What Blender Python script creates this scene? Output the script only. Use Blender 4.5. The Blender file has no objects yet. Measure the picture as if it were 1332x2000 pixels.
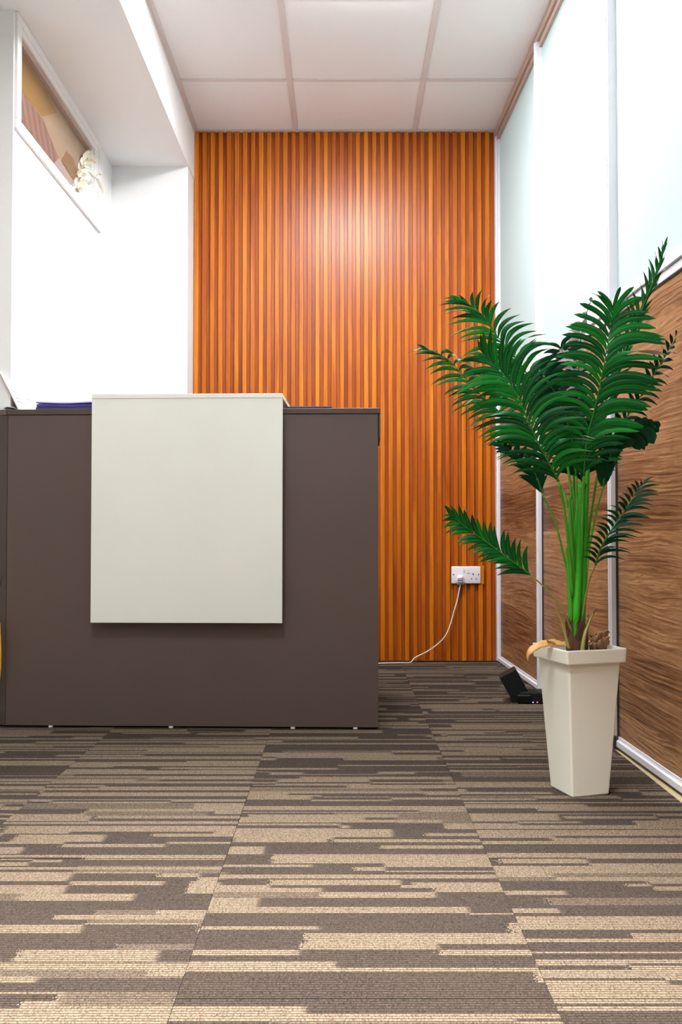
import bpy, bmesh, math, random
from mathutils import Vector, Matrix
random.seed(7)
D = bpy.data
SC = bpy.context.scene
COL = SC.collection

# ------------------------------------------------------------------ camera
CAM_H, FPX, TILT = 0.643, 1716.0, math.atan(40 / 1716.0)
cd = D.cameras.new('camera'); cam = D.objects.new('camera', cd); COL.objects.link(cam)
cam.location = (0, 0, CAM_H); cam.rotation_euler = (math.pi / 2 + TILT, 0, 0)
cd.sensor_fit = 'VERTICAL'; cd.sensor_height = 36; cd.lens = 36 * FPX / 2000
cd.clip_start = .05
SC.camera = cam
# ------------------------------------------------------------------ world, light, exposure
w = D.worlds.new('world'); SC.world = w; w.use_nodes = True
w.node_tree.nodes['Background'].inputs[0].default_value = (.9, .95, 1, 1)
w.node_tree.nodes['Background'].inputs[1].default_value = .3
SC.view_settings.view_transform = 'Standard'; SC.view_settings.look = 'None'
SC.view_settings.exposure = 0.4; SC.view_settings.gamma = 1; SC.view_settings.use_curve_mapping = False
PANEL_FRONT = 58.0      # light panel over the reception desk
PANEL_NEAR = 30.0       # light panels over and behind the camera
NEXT_ROOM = 9.0        # lights of the neighbouring office behind the frosted glass
def area(name, loc, rot, sx, sy, power, col=(1, 1, 1)):
    l = D.lights.new(name, 'AREA'); l.shape = 'RECTANGLE'; l.size = sx; l.size_y = sy; l.energy = power; l.color = col
    o = D.objects.new(name, l); COL.objects.link(o); o.location = loc; o.rotation_euler = rot; o.visible_camera = True
    return o
area('neighbour_office_light', (1.8, 1.35, 1.9), (0, math.radians(90), 0), 2.0, 1.3, NEXT_ROOM, (.93, .98, 1))
area('neighbour_office_light', (1.9, 3.7, 2.0), (0, math.radians(90), 0), 1.0, .9, NEXT_ROOM * .42, (.90, 1, .94))

ADDED_SPOT = 1300.0       # unseen spot added above the near floor for its brightness falloff
sl_ = D.lights.new('added_spot_beam', 'SPOT'); sl_.energy = ADDED_SPOT; sl_.spot_size = math.radians(74); sl_.spot_blend = 1.0; sl_.shadow_soft_size = .05; sl_.color = (1, .975, .96)
so_ = D.objects.new('added_spot_beam', sl_); COL.objects.link(so_); so_.location = (-.22, .75, 2.655)

# ------------------------------------------------------------------ helpers
def mat(name, col=(.8, .8, .8), rough=.5, spec=.5, metal=0, **k):
    m = D.materials.new(name); m.use_nodes = True
    b = m.node_tree.nodes['Principled BSDF']
    b.inputs['Base Color'].default_value = (*col, 1); b.inputs['Roughness'].default_value = rough
    b.inputs['Metallic'].default_value = metal; b.inputs['Specular IOR Level'].default_value = spec
    m.diffuse_color = (*col, 1)
    return m
class N:
    """tiny node builder"""
    def __init__(s, m): s.m = m; s.t = m.node_tree; s.b = s.t.nodes['Principled BSDF']
    def n(s, kind, **p):
        x = s.t.nodes.new(kind)
        for a, v in p.items(): setattr(x, a, v)
        return x
    def l(s, a, b): s.t.links.new(a, b)
    def math(s, op, a, b=None, c=None):
        x = s.n('ShaderNodeMath', operation=op)
        for i, v in enumerate((a, b, c)):
            if v is None: continue
            if isinstance(v, (int, float)): x.inputs[i].default_value = v
            else: s.l(v, x.inputs[i])
        return x.outputs[0]
    def ramp(s, fac, stops, interp='LINEAR'):
        r = s.n('ShaderNodeValToRGB'); r.color_ramp.interpolation = interp
        e = r.color_ramp.elements
        while len(e) < len(stops): e.new(.5)
        for i, (p, c) in enumerate(stops): e[i].position = p; e[i].color = (*c, 1)
        s.l(fac, r.inputs[0]); return r.outputs[0]
    def mix(s, f, a, b, mode='MIX'):
        x = s.n('ShaderNodeMix', data_type='RGBA', blend_type=mode)
        for i, v in ((0, f), (6, a), (7, b)):
            if isinstance(v, (int, float)): x.inputs[i].default_value = v
            elif isinstance(v, tuple): x.inputs[i].default_value = (*v, 1)
            else: s.l(v, x.inputs[i])
        return x.outputs[2]
    def coords(s, out='Object', scale=(1, 1, 1), loc=(0, 0, 0), rot=(0, 0, 0)):
        tc = s.n('ShaderNodeTexCoord'); mp = s.n('ShaderNodeMapping')
        mp.inputs['Scale'].default_value = scale; mp.inputs['Location'].default_value = loc; mp.inputs['Rotation'].default_value = rot
        s.l(tc.outputs[out], mp.inputs[0]); return mp.outputs[0]
    def pos(s, scale=(1, 1, 1)):
        g = s.n('ShaderNodeNewGeometry'); mp = s.n('ShaderNodeMapping'); mp.inputs['Scale'].default_value = scale
        s.l(g.outputs['Position'], mp.inputs[0]); return mp.outputs[0]
    def noise(s, v, scale=5, detail=3, rough=.5, dist=0, dims='3D'):
        x = s.n('ShaderNodeTexNoise', noise_dimensions=dims); x.inputs['Scale'].default_value = scale
        x.inputs['Detail'].default_value = detail; x.inputs['Roughness'].default_value = rough; x.inputs['Distortion'].default_value = dist
        if v is not None: s.l(v, x.inputs['Vector'])
        return x.outputs['Fac']
    def bump(s, h, strength=.3, dist=.002):
        x = s.n('ShaderNodeBump'); x.inputs['Strength'].default_value = strength; x.inputs['Distance'].default_value = dist
        s.l(h, x.inputs['Height']); s.l(x.outputs[0], s.b.inputs['Normal'])
    def col(s, c): s.l(c, s.b.inputs['Base Color'])

def link(name, me, m=None, parent=None):
    o = D.objects.new(name, me); COL.objects.link(o)
    if m is not None:
        for mm in (m if isinstance(m, (list, tuple)) else [m]): me.materials.append(mm)
    if parent is not None: o.parent = parent
    return o
def obj(name, bm, m, parent=None, smooth=False):
    bmesh.ops.recalc_face_normals(bm, faces=bm.faces)
    me = D.meshes.new(name); bm.to_mesh(me); bm.free()
    if smooth:
        for p in me.polygons: p.use_smooth = True
    return link(name, me, m, parent)
def tag(o, label=None, cat=None, group=None, kind=None):
    for k, v in (('label', label), ('category', cat), ('group', group), ('kind', kind)):
        if v: o[k] = v
    return o
def empty(name, loc=(0, 0, 0), rz=0, **k):
    o = D.objects.new(name, None); COL.objects.link(o); o.location = loc; o.rotation_euler = (0, 0, rz); o.empty_display_size = .05
    return tag(o, **k)
def box(bm, x0, x1, y0, y1, z0, z1, bev=0, seg=2, rot=None, mi=0):
    vs = [bm.verts.new((x, y, z)) for x in (x0, x1) for y in (y0, y1) for z in (z0, z1)]
    F = [(0, 1, 3, 2), (4, 6, 7, 5), (0, 4, 5, 1), (2, 3, 7, 6), (0, 2, 6, 4), (1, 5, 7, 3)]
    fs = [bm.faces.new([vs[i] for i in f]) for f in F]
    for f in fs: f.material_index = mi
    if bev:
        es = list({e for f in fs for e in f.edges})
        r = bmesh.ops.bevel(bm, geom=es, offset=bev, segments=seg, affect='EDGES', profile=.5)
        vs = list({v for f in r['faces'] for v in f.verts} | {v for v in vs if v.is_valid})
    if rot is not None: bmesh.ops.transform(bm, matrix=rot, verts=[v for v in vs if v.is_valid])
    return vs
def bx(name, x0, x1, y0, y1, z0, z1, m, parent=None, bev=0, seg=2):
    bm = bmesh.new(); box(bm, x0, x1, y0, y1, z0, z1, bev, seg); return obj(name, bm, m, parent)
def prism(bm, pts, z0, z1, axis='z', mi=0):
    def P3(a, b, c): return {'z': (a, b, c), 'x': (c, a, b), 'y': (a, c, b)}[axis]
    lo = [bm.verts.new(P3(a, b, z0)) for a, b in pts]; hi = [bm.verts.new(P3(a, b, z1)) for a, b in pts]
    n = len(pts)
    fs = [bm.faces.new(lo[::-1]), bm.faces.new(hi)]
    for i in range(n): fs.append(bm.faces.new((lo[i], lo[(i + 1) % n], hi[(i + 1) % n], hi[i])))
    for f in fs: f.material_index = mi
    return lo + hi
def frame_at(t, ref=Vector((0, 0, 1))):
    t = t.normalized()
    if abs(t.dot(ref)) > .95: ref = Vector((1, 0, 0))
    a = t.cross(ref).normalized(); return a, t.cross(a).normalized()
def tube(bm, pts, rad, n=8, caps=True, squash=1.0):
    pts = [Vector(p) for p in pts]; rings = []
    ref = None
    for i, p in enumerate(pts):
        t = (pts[min(i + 1, len(pts) - 1)] - pts[max(i - 1, 0)]).normalized()
        if ref is None: a, b = frame_at(t)
        else:
            a = (ref - t * ref.dot(t)).normalized(); b = t.cross(a).normalized()
        ref = a
        r = rad[i] if isinstance(rad, (list, tuple)) else rad
        rings.append([bm.verts.new(p + a * math.cos(2 * math.pi * k / n) * r + b * math.sin(2 * math.pi * k / n) * r * squash) for k in range(n)])
    for i in range(len(rings) - 1):
        for k in range(n): bm.faces.new((rings[i][k], rings[i][(k + 1) % n], rings[i + 1][(k + 1) % n], rings[i + 1][k]))
    if caps: bm.faces.new(rings[0][::-1]); bm.faces.new(rings[-1])
def catmull(P, n):
    """n samples over control tuples (any dimension), endpoint interpolating"""
    P = [Vector(p) for p in P]; Q = [P[0] * 2 - P[1]] + P + [P[-1] * 2 - P[-2]]
    L = [0]
    for i in range(len(P) - 1): L.append(L[-1] + (P[i + 1] - P[i]).length)
    out = []
    for k in range(n):
        s = L[-1] * k / (n - 1); i = 0
        while i < len(P) - 2 and s > L[i + 1]: i += 1
        u = (s - L[i]) / (L[i + 1] - L[i]); p0, p1, p2, p3 = Q[i:i + 4]
        out.append(.5 * ((2 * p1) + (p2 - p0) * u + (2 * p0 - 5 * p1 + 4 * p2 - p3) * u * u + (3 * p1 - p0 - 3 * p2 + p3) * u ** 3))
    return out
CT, ST = math.cos(TILT), math.sin(TILT)
def P(x, y, Y):
    """point of the room at depth Y on the sight line measured in the photograph"""
    a, b = x - 666, 1000 - y
    k = Y / (FPX * CT - b * ST)
    return Vector((a * k, Y, CAM_H + (FPX * ST + b * CT) * k))
def wallx(y): return .9 - .0 * y - .025 * y
ZC = 2.671          # ceiling
ZS = 2.425          # soffit of the boxed beam

# ------------------------------------------------------------------ materials
def plaster(name, col, rough=.85, b=.06):
    m = mat(name, col, rough, .25); n = N(m); v = n.coords('Object')
    n.bump(n.noise(v, 180, 3), b, .001); n.col(n.mix(n.noise(v, 1.3, 2), tuple(c * .97 for c in col), col)); return m
M_wall = plaster('white_paint', (.86, .86, .85))
M_soff = plaster('soffit_paint', (.90, .89, .88))
M_ceil = plaster('ceiling_board', (.88, .86, .86), .9, .15)
M_grid = mat('ceiling_grid_white', (.70, .64, .62), .5)
M_alu = mat('white_aluminium', (.72, .71, .76), .38, .5)
n = N(M_alu); n.bump(n.noise(n.pos((400, 400, 3)), 1, 2), .08, .001)
M_gasket = mat('dark_gasket', (.05, .035, .03), .7)
M_lamp = mat('lamp_white', (.85, .85, .85), .5)
def slat_material(nm='orange_fluted_wood', stops=((.30, (.25, .040, .002)), (.45, (.40, .085, .003)), (.60, (.56, .155, .005)), (.80, (.74, .27, .010)))):
    m = mat(nm, (.5, .15, .02), .36, .32); n = N(m)
    oi = n.n('ShaderNodeObjectInfo'); rnd = oi.outputs['Random']
    g = n.n('ShaderNodeNewGeometry'); sx = n.n('ShaderNodeSeparateXYZ'); n.l(g.outputs['Position'], sx.inputs[0])
    cb = n.n('ShaderNodeCombineXYZ')
    n.l(n.math('MULTIPLY', sx.outputs[0], 45), cb.inputs[0]); n.l(n.math('MULTIPLY', sx.outputs[2], 1.6), cb.inputs[2])
    n.l(n.math('MULTIPLY', rnd, 30), cb.inputs[1])
    g1 = n.noise(cb.outputs[0], 1, 4, .6, .6)
    cb2 = n.n('ShaderNodeCombineXYZ'); n.l(n.math('MULTIPLY', sx.outputs[0], 900), cb2.inputs[0]); n.l(n.math('MULTIPLY', sx.outputs[2], 9), cb2.inputs[2])
    g2 = n.noise(cb2.outputs[0], 1, 3, .6)
    f = n.math('ADD', n.math('MULTIPLY', g1, .62), n.math('ADD', n.math('ADD', n.math('MULTIPLY', rnd, .17), .055), n.math('MULTIPLY', g2, .16)))
    c = n.ramp(f, list(stops))
    n.col(c); n.bump(g2, .12, .0005); n.b.inputs['Roughness'].default_value = .34
    return m
M_slat = slat_material()
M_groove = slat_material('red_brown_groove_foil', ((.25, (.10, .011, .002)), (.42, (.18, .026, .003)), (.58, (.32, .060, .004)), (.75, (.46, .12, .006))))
def oak(name):
    m = mat(name, (.3, .15, .07), .42, .4); n = N(m)
    g = n.n('ShaderNodeNewGeometry'); sx = n.n('ShaderNodeSeparateXYZ'); n.l(g.outputs['Position'], sx.inputs[0])
    y, z = sx.outputs[1], sx.outputs[2]
    band = n.n('ShaderNodeTexVoronoi', voronoi_dimensions='1D'); band.inputs['Scale'].default_value = 1
    n.l(n.math('MULTIPLY', z, 5.6), band.inputs['W']); band.inputs['Randomness'].default_value = .35
    bs = n.n('ShaderNodeSeparateXYZ'); n.l(band.outputs['Color'], bs.inputs[0])
    cb = n.n('ShaderNodeCombineXYZ'); n.l(n.math('ADD', n.math('MULTIPLY', y, .8), n.math('MULTIPLY', bs.outputs[1], 20)), cb.inputs[1])
    n.l(n.math('MULTIPLY', z, 4.5), cb.inputs[2])
    big = n.noise(cb.outputs[0], 1.3, 3, .5, .35)
    cb3 = n.n('ShaderNodeCombineXYZ'); n.l(n.math('MULTIPLY', y, 1.7), cb3.inputs[1])
    n.l(n.math('ADD', n.math('MULTIPLY', z, 88), n.math('MULTIPLY', big, 9)), cb3.inputs[2])
    fine = n.noise(cb3.outputs[0], 1.6, 4, .62, .1)
    cb4 = n.n('ShaderNodeCombineXYZ'); n.l(n.math('MULTIPLY', y, 14), cb4.inputs[1]); n.l(n.math('ADD', n.math('MULTIPLY', z, 330), n.math('MULTIPLY', big, 40)), cb4.inputs[2])
    pore = n.noise(cb4.outputs[0], 1, 2, .5)
    f = n.math('ADD', n.math('ADD', n.math('MULTIPLY', big, .30), n.math('MULTIPLY', fine, .66)), n.math('MULTIPLY', n.math('SUBTRACT', bs.outputs[0], .5), .09))
    c = n.ramp(f, [(.34, (.085, .035, .014)), (.43, (.21, .095, .038)), (.52, (.36, .185, .082)), (.64, (.52, .30, .15))])
    c = n.mix(n.math('MULTIPLY', n.math('GREATER_THAN', pore, .56), .38), c, (.12, .05, .025))
    n.col(c); n.bump(fine, .12, .001); return m
M_oak = oak('brown_oak_laminate')
def carpet():
    m = mat('striped_loop_carpet', (.3, .2, .15), .95, .1); n = N(m)
    g = n.n('ShaderNodeNewGeometry'); sx = n.n('ShaderNodeSeparateXYZ'); n.l(g.outputs['Position'], sx.inputs[0])
    x, y = sx.outputs[0], sx.outputs[1]
    colid = n.math('FLOOR', n.math('DIVIDE', n.math('ADD', x, 5.948), .52))
    ribid = n.math('FLOOR', n.math('DIVIDE', y, .0062))
    yq = n.math('MULTIPLY', ribid, .0062)
    # yarn: ribs along x, loops within them
    cbl = n.n('ShaderNodeCombineXYZ'); n.l(n.math('MULTIPLY', x, 330), cbl.inputs[0]); n.l(n.math('ADD', n.math('MULTIPLY', ribid, 3.71), n.math('MULTIPLY', y, 150)), cbl.inputs[1])
    loop = n.noise(cbl.outputs[0], 1, 2, .6)
    loop = n.math('MAXIMUM', n.math('MINIMUM', n.math('MULTIPLY', n.math('SUBTRACT', loop, .27), 2.2), 1.0), 0.0)
    xj = n.math('ADD', x, n.math('MULTIPLY', loop, .022))
    def layer(sc, xsc, seed):
        v = n.n('ShaderNodeTexVoronoi', voronoi_dimensions='1D'); v.inputs['Scale'].default_value = 1
        n.l(n.math('ADD', n.math('MULTIPLY', yq, sc), n.math('MULTIPLY', colid, 7.37 + seed)), v.inputs['W'])
        s = n.n('ShaderNodeSeparateXYZ'); n.l(v.outputs['Color'], s.inputs[0])
        v2 = n.n('ShaderNodeTexVoronoi', voronoi_dimensions='1D'); v2.inputs['Scale'].default_value = 1
        n.l(n.math('ADD', n.math('MULTIPLY', xj, xsc), n.math('ADD', n.math('MULTIPLY', s.outputs[0], 91), n.math('MULTIPLY', colid, 3.3))), v2.inputs['W'])
        s2 = n.n('ShaderNodeSeparateXYZ'); n.l(v2.outputs['Color'], s2.inputs[0])
        return s.outputs[1], s2.outputs[0], s2.outputs[1]
    a1, b1, c1 = layer(26, 4.2, 0)
    a2, b2, c2 = layer(60, 3.0, 11)
    # wide bands give the main tone, thin stripes break them
    tone = n.math('GREATER_THAN', n.math('ADD', n.math('MULTIPLY', a1, .55), n.math('MULTIPLY', b1, .45)), .545)
    thin = n.math('GREATER_THAN', n.math('ADD', n.math('MULTIPLY', a2, .6), n.math('MULTIPLY', b2, .4)), .58)
    t = n.math('ABSOLUTE', n.math('SUBTRACT', tone, thin))
    mid = n.math('GREATER_THAN', c1, .80)
    tt = n.math('MAXIMUM', t, n.math('MULTIPLY', mid, .42))
    patch = n.noise(n.pos((3, 3, 3)), 1.5, 2)
    light = n.mix(loop, (.045, .031, .020), (.30, .228, .158))
    dark = n.mix(loop, (.005, .0038, .0036), (.082, .058, .049))
    c = n.mix(tt, dark, light)
    c = n.mix(n.math('MULTIPLY', patch, .25), c, (.10, .08, .045))
    rib = n.math('ABSOLUTE', n.math('SINE', n.math('MULTIPLY', y, math.pi / .0062)))
    gap = n.math('SMOOTH_MIN', n.math('MULTIPLY', rib, 1.5), 1.0, .2)
    h = n.math('MULTIPLY', gap, n.math('ADD', n.math('MULTIPLY', loop, .8), .45))
    c = n.mix(n.math('MULTIPLY', n.math('SUBTRACT', 1.0, gap), .75), c, (.02, .014, .012))  # shade between the ribs is painted into the yarn colour
    n.col(c); n.bump(h, .75, .004)
    n.b.inputs['Sheen Weight'].default_value = .03; n.b.inputs['Specular IOR Level'].default_value = 0.0; n.b.inputs['Sheen Roughness'].default_value = .5
    return m
M_carpet = carpet()
M_sub = plaster('beige_screed', (.42, .34, .20), .8)
def laminate(name, col, rough=.5):
    m = mat(name, col, rough, .35); n = N(m); v = n.coords('Object')
    n.bump(n.noise(v, 700, 2), .12, .0006)
    n.col(n.mix(n.noise(v, 2.2, 3), tuple(c * .88 for c in col), tuple(min(1, c * 1.06) for c in col))); return m
M_desk = laminate('taupe_laminate', (.112, .078, .066), .55)
M_deskdark = laminate('taupe_laminate_edge', (.080, .055, .046), .5)
M_white = laminate('white_laminate', (.84, .845, .775), .5)
M_whedge = mat('cream_edge_band', (.60, .57, .50), .5)
M_black = mat('black_plastic', (.004, .006, .0065), .5, .3)
n = N(M_black); n.bump(n.noise(n.coords('Object'), 900, 2), .1, .0004)
def glass_frost():
    m = D.materials.new('frosted_glass'); m.use_nodes = True; t = m.node_tree
    for x in list(t.nodes): t.nodes.remove(x)
    out = t.nodes.new('ShaderNodeOutputMaterial'); tr = t.nodes.new('ShaderNodeBsdfTranslucent'); df = t.nodes.new('ShaderNodeBsdfDiffuse')
    gl = t.nodes.new('ShaderNodeBsdfGlossy'); mx = t.nodes.new('ShaderNodeMixShader'); m2 = t.nodes.new('ShaderNodeMixShader')
    tr.inputs[0].default_value = (.80, .93, .93, 1); df.inputs[0].default_value = (.80, .84, .83, 1); gl.inputs[1].default_value = .35
    mx.inputs[0].default_value = .35; m2.inputs[0].default_value = .05
    t.links.new(tr.outputs[0], mx.inputs[1]); t.links.new(df.outputs[0], mx.inputs[2]); t.links.new(mx.outputs[0], m2.inputs[1]); t.links.new(gl.outputs[0], m2.inputs[2])
    nz = t.nodes.new('ShaderNodeTexNoise'); nz.inputs['Scale'].default_value = 900; bp = t.nodes.new('ShaderNodeBump'); bp.inputs['Strength'].default_value = .05
    t.links.new(nz.outputs[0], bp.inputs['Height']); t.links.new(bp.outputs[0], gl.inputs['Normal'])
    t.links.new(m2.outputs[0], out.inputs[0]); return m
M_frost = glass_frost()
M_pot = laminate('ivory_plastic', (.80, .775, .665), .38)
M_soil = mat('dark_potting_soil', (.035, .022, .015), .95); n = N(M_soil); n.bump(n.noise(n.coords('Object'), 160, 4), 1, .01)
def leaf_mat():
    m = mat('palm_green', (0, .16, .03), .5, .16); n = N(m)
    oi = n.n('ShaderNodeObjectInfo'); g = n.n('ShaderNodeNewGeometry')
    uv = n.n('ShaderNodeUVMap'); s = n.n('ShaderNodeSeparateXYZ'); n.l(uv.outputs[0], s.inputs[0])
    vein = n.noise(n.coords('UV', (26, 1.2, 1)), 1, 2)
    f = n.math('ADD', n.math('MULTIPLY', oi.outputs['Random'], .55), n.math('MULTIPLY', vein, .45))
    up = n.ramp(f, [(.15, (.0, .038, .009)), (.5, (.0, .085, .012)), (.85, (.001, .17, .008))])
    midrib = n.math('LESS_THAN', n.math('ABSOLUTE', n.math('SUBTRACT', s.outputs[0], .5)), .05)
    up = n.mix(n.math('MULTIPLY', midrib, .55), up, (.03, .28, .02))
    under = n.mix(vein, (.30, .31, .27), (.52, .50, .50))
    c = n.mix(g.outputs['Backfacing'], up, under); n.col(c)
    n.b.inputs['Subsurface Weight'].default_value = 0
    n.bump(vein, .2, .001); return m
M_leaf = leaf_mat()
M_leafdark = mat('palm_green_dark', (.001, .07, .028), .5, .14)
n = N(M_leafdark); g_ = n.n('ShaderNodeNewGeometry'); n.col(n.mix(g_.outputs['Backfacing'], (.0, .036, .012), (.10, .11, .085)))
def stem_mat(name, a, b, sc=(1, 1, 1)):
    m = mat(name, a, .4, .4); n = N(m); n.col(n.mix(n.noise(n.coords('Object', (90, 90, 4)), 1, 3), a, b)); n.bump(n.noise(n.coords('Object', (300, 300, 10)), 1, 2), .15, .001); return m
M_stem = stem_mat('palm_stem_green', (.02, .22, .012), (.10, .42, .02))
M_trunk = stem_mat('palm_trunk_green', (.008, .26, .008), (.06, .46, .012))
M_rachis = stem_mat('palm_rachis', (.0, .10, .012), (.03, .22, .012))
M_stalk = stem_mat('yellowing_stalk', (.16, .20, .03), (.42, .33, .10))
M_fibre = stem_mat('brown_palm_fibre', (.045, .018, .010), (.16, .07, .035))
M_dry = stem_mat('dry_leaf_tan', (.40, .20, .05), (.62, .36, .12))
M_dry2 = stem_mat('dry_leaf_brown', (.22, .11, .05), (.42, .24, .12))
M_plastic = mat('white_socket_plastic', (.78, .75, .78), .35)
M_cable = mat('white_cable_rubber', (.78, .74, .74), .45)
M_holes = mat('socket_hole_black', (.006, .004, .004), .6)
M_red = mat('print_red', (.62, .04, .03), .5)
M_navy = mat('print_navy', (.01, .025, .22), .5)
M_paper = mat('white_paper', (.88, .88, .90), .6)
M_kraft = mat('beige_card', (.50, .38, .30), .8)
M_print = mat('pale_print', (.62, .62, .74), .6)
M_printo = mat('pale_orange_print', (.85, .72, .55), .6)
M_purple = mat('purple_cover', (.07, .03, .30), .4)
M_lilac = mat('lilac_cover', (.42, .30, .72), .45)
M_ink = mat('dark_teal_cover', (.03, .045, .10), .4)
M_yellow = mat('yellow_cloth', (.85, .46, .01), .6)

# ================================================================== SETTING
# ---- floor: screed slab with carpet tiles
floor = bx('floor', -1.6, 1.0, -2.6, 4.75, -.05, -.006, M_sub); tag(floor, kind='structure')
TS = .52
for i in range(-1, 3):
    for j in range(-6, 7):
        x0, y0 = -.228 + (i - 1 + 0) * TS, 1.748 + (j - 1) * TS
        x1, y1 = x0 + TS, y0 + TS
        if x0 < -1.6: continue
        if x0 < -1.3: x0 = -1.33
        if y0 > 4.4: continue
        y1 = min(y1, 4.395)
        if y1 - y0 < .02: continue
        x1 = min(x1, wallx(y1) - .004)
        gx = .0003
        bm = bmesh.new(); box(bm, x0 + gx, x1 - gx, y0 + gx, y1 - gx, -.006, random.uniform(-.0006, .0004), .0006, 1)
        obj('carpet_tile', bm, M_carpet, floor)
# ---- left wall (steps out in front of the desk), boxed column and beam
wl = bx('wall_left', -1.25, -1.115, 2.955, 4.75, 0, 2.0, M_wall); tag(wl, kind='structure')
WY0, WY1, WZ0, WZ1 = 2.963, 4.013, 2.021, ZS
GY0, GY1, GZ0, GZ1 = 3.017, 3.93, 2.068, 2.372
b_ = bmesh.new(); box(b_, -1.25, -1.115, 2.955, WY0 + .03, 2.0, ZS + .1); box(b_, -1.25, -1.115, WY1 - .03, 4.75, 2.0, ZS + .1); box(b_, -1.25, -1.115, WY0 + .03, WY1 - .03, ZS - .02, ZS + .1); box(b_, -1.25, -1.115, WY0 + .03, WY1 - .03, 2.0, 2.05)
obj('upper_wall', b_, M_wall, wl)
bx('lower_wall_return', -1.60, -1.25, 2.955, 3.10, 0, ZS + .1, M_wall, wl)
M_far = plaster('grey_office_paint', (.6, .59, .57)); wf = bx('wall_left_front', -1.62, -1.50, -2.6, 2.955, 0, ZC, M_far); tag(wf, kind='structure')
col_ = bx('wall_left_column', -1.115, -.744, 4.233, 4.46, 0, ZS, M_wall); tag(col_, kind='structure')
beam = bmesh.new(); box(beam, -1.5, -.744, -2.6, 4.46, ZS, ZC + .05)
beam = obj('ceiling_beam', beam, M_soff); tag(beam, kind='structure')
bx('beam_face', -.7445, -.741, -2.6, 4.40, ZS - .001, ZC, M_wall, beam)
# ---- back wall and front wall (behind the camera)
wb = bx('wall_back', -1.25, 1.0, 4.42, 4.6, 0, ZC + .05, M_wall); tag(wb, kind='structure')
wfr = bx('wall_front', -1.62, 1.0, -2.7, -2.6, 0, ZC + .05, M_far); tag(wfr, kind='structure')
# fluted wood cladding: backing and slats
XL, XR, PIT = -.744, .778, .0408
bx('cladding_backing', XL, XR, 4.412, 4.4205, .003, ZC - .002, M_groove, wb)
sl = bmesh.new(); SW = .0112
prism(sl, [(-SW, 4.4185), (-SW, 4.3985), (-SW + .0016, 4.3965), (SW - .0016, 4.3965), (SW, 4.3985), (SW, 4.4185)], .003, ZC - .001)
slat0 = None
k = 0; x = XL + .014
while x < XR - .005:
    if slat0 is None: slat0 = obj('slat', sl, M_slat, wb); o = slat0
    else: o = slat0.copy(); COL.objects.link(o)
    o.location = (x, 0, 0); x += PIT; k += 1
# ---- ceiling: boards in a white grid
ceil = bx('ceiling', -.76, 1.0, -2.6, 4.6, ZC + .02, ZC + .06, M_ceil); tag(ceil, kind='structure')
gxs = [-.744, -.231, .371, .9]; gys = [4.42, 3.896, 3.284, 2.674, 2.064, 1.454, .844, .234, -.376, -.986, -1.596, -2.206, -2.6]
lamps = {(1, 2): PANEL_FRONT, (0, 5): PANEL_NEAR, (0, 8): PANEL_NEAR * .7}
for i in range(3):
    for j in range(len(gys) - 1):
        if (i, j) in lamps: continue
        x0, x1, y0, y1 = gxs[i] + .004, gxs[i + 1] - .004, gys[j + 1] + .004, gys[j] - .004
        if i == 2: x1 = .88
        bm = bmesh.new(); box(bm, x0, x1, y0, y1, ZC + .0015 + random.uniform(0, .0012), ZC + .016, .001, 1)
        obj('ceiling_tile', bm, M_ceil, ceil)
for gx_ in gxs[1:3]:
    bm = bmesh.new(); box(bm, gx_ - .012, gx_ + .012, -2.6, 4.41, ZC - .0012, ZC + .001); box(bm, gx_ - .002, gx_ + .002, -2.6, 4.41, ZC, ZC + .03); obj('grid_bar', bm, M_grid, ceil)
for gy_ in gys[1:-1]:
    for i in range(3):
        bx('grid_bar', gxs[i] + .012, gxs[i + 1] - .012, gy_ - .011, gy_ + .011, ZC - .0008, ZC + .001, M_grid, ceil)
bm = bmesh.new(); box(bm, -.741, -.719, -2.6, 4.405, ZC - .0015, ZC + .001); box(bm, -.741, -.739, -2.6, 4.405, ZC - .012, ZC + .001); obj('wall_angle', bm, M_grid, ceil)
bx('wall_angle', -.73, .78, 4.376, 4.396, ZC - .001, ZC + .001, M_grid, ceil)
# light panels set in the grid (only the first one is near the view)
for (i, j), pw in lamps.items():
    cx, cy = (gxs[i] + gxs[i + 1]) / 2, (gys[j] + gys[j + 1]) / 2 - .012
    em = D.materials.new('lit_diffuser'); em.use_nodes = True; b = em.node_tree.nodes['Principled BSDF']
    b.inputs['Emission Color'].default_value = (.95, .97, 1, 1); b.inputs['Emission Strength'].default_value = pw; b.inputs['Base Color'].default_value = (.9, .9, .9, 1)
    r = empty('ceiling_light_panel', (cx, cy, ZC), label=('square white light panel set flush in the ceiling grid ' + {2: 'above the reception desk', 5: 'just in front of the camera', 8: 'behind the camera'}[j]), cat='ceiling light', group='square light panels in the ceiling grid')
    bm = bmesh.new()
    for s in (-1, 1):
        box(bm, s * .289 - .006, s * .289 + .006, -.292, .292, -.004, .014); box(bm, -.283, .283, s * .286 - .006, s * .286 + .006, -.004, .014)
    obj('frame', bm, M_lamp, r)
    bx('diffuser', -.282, .282, -.279, .275, -.012, .010, em, r, .008)
dl = empty('added_floor_spot', (-.22, .75, ZC), label='unseen round spot fitting added in the ceiling to brighten the near floor', cat='ceiling light')  # holder of the added floor spot, out of view
bm = bmesh.new(); bmesh.ops.create_cone(bm, cap_ends=False, segments=24, radius1=.07, radius2=.055, depth=.008, matrix=Matrix.Translation((0, 0, -.003))); obj('added_spot_ring', bm, M_lamp, dl, True)
# ---- right wall: glazed partition
ANG = math.atan(.025)      # the partition is not quite square to the back wall
wr = empty('wall_right', (.9, 0, 0), ANG); tag(wr, kind='structure')
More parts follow.
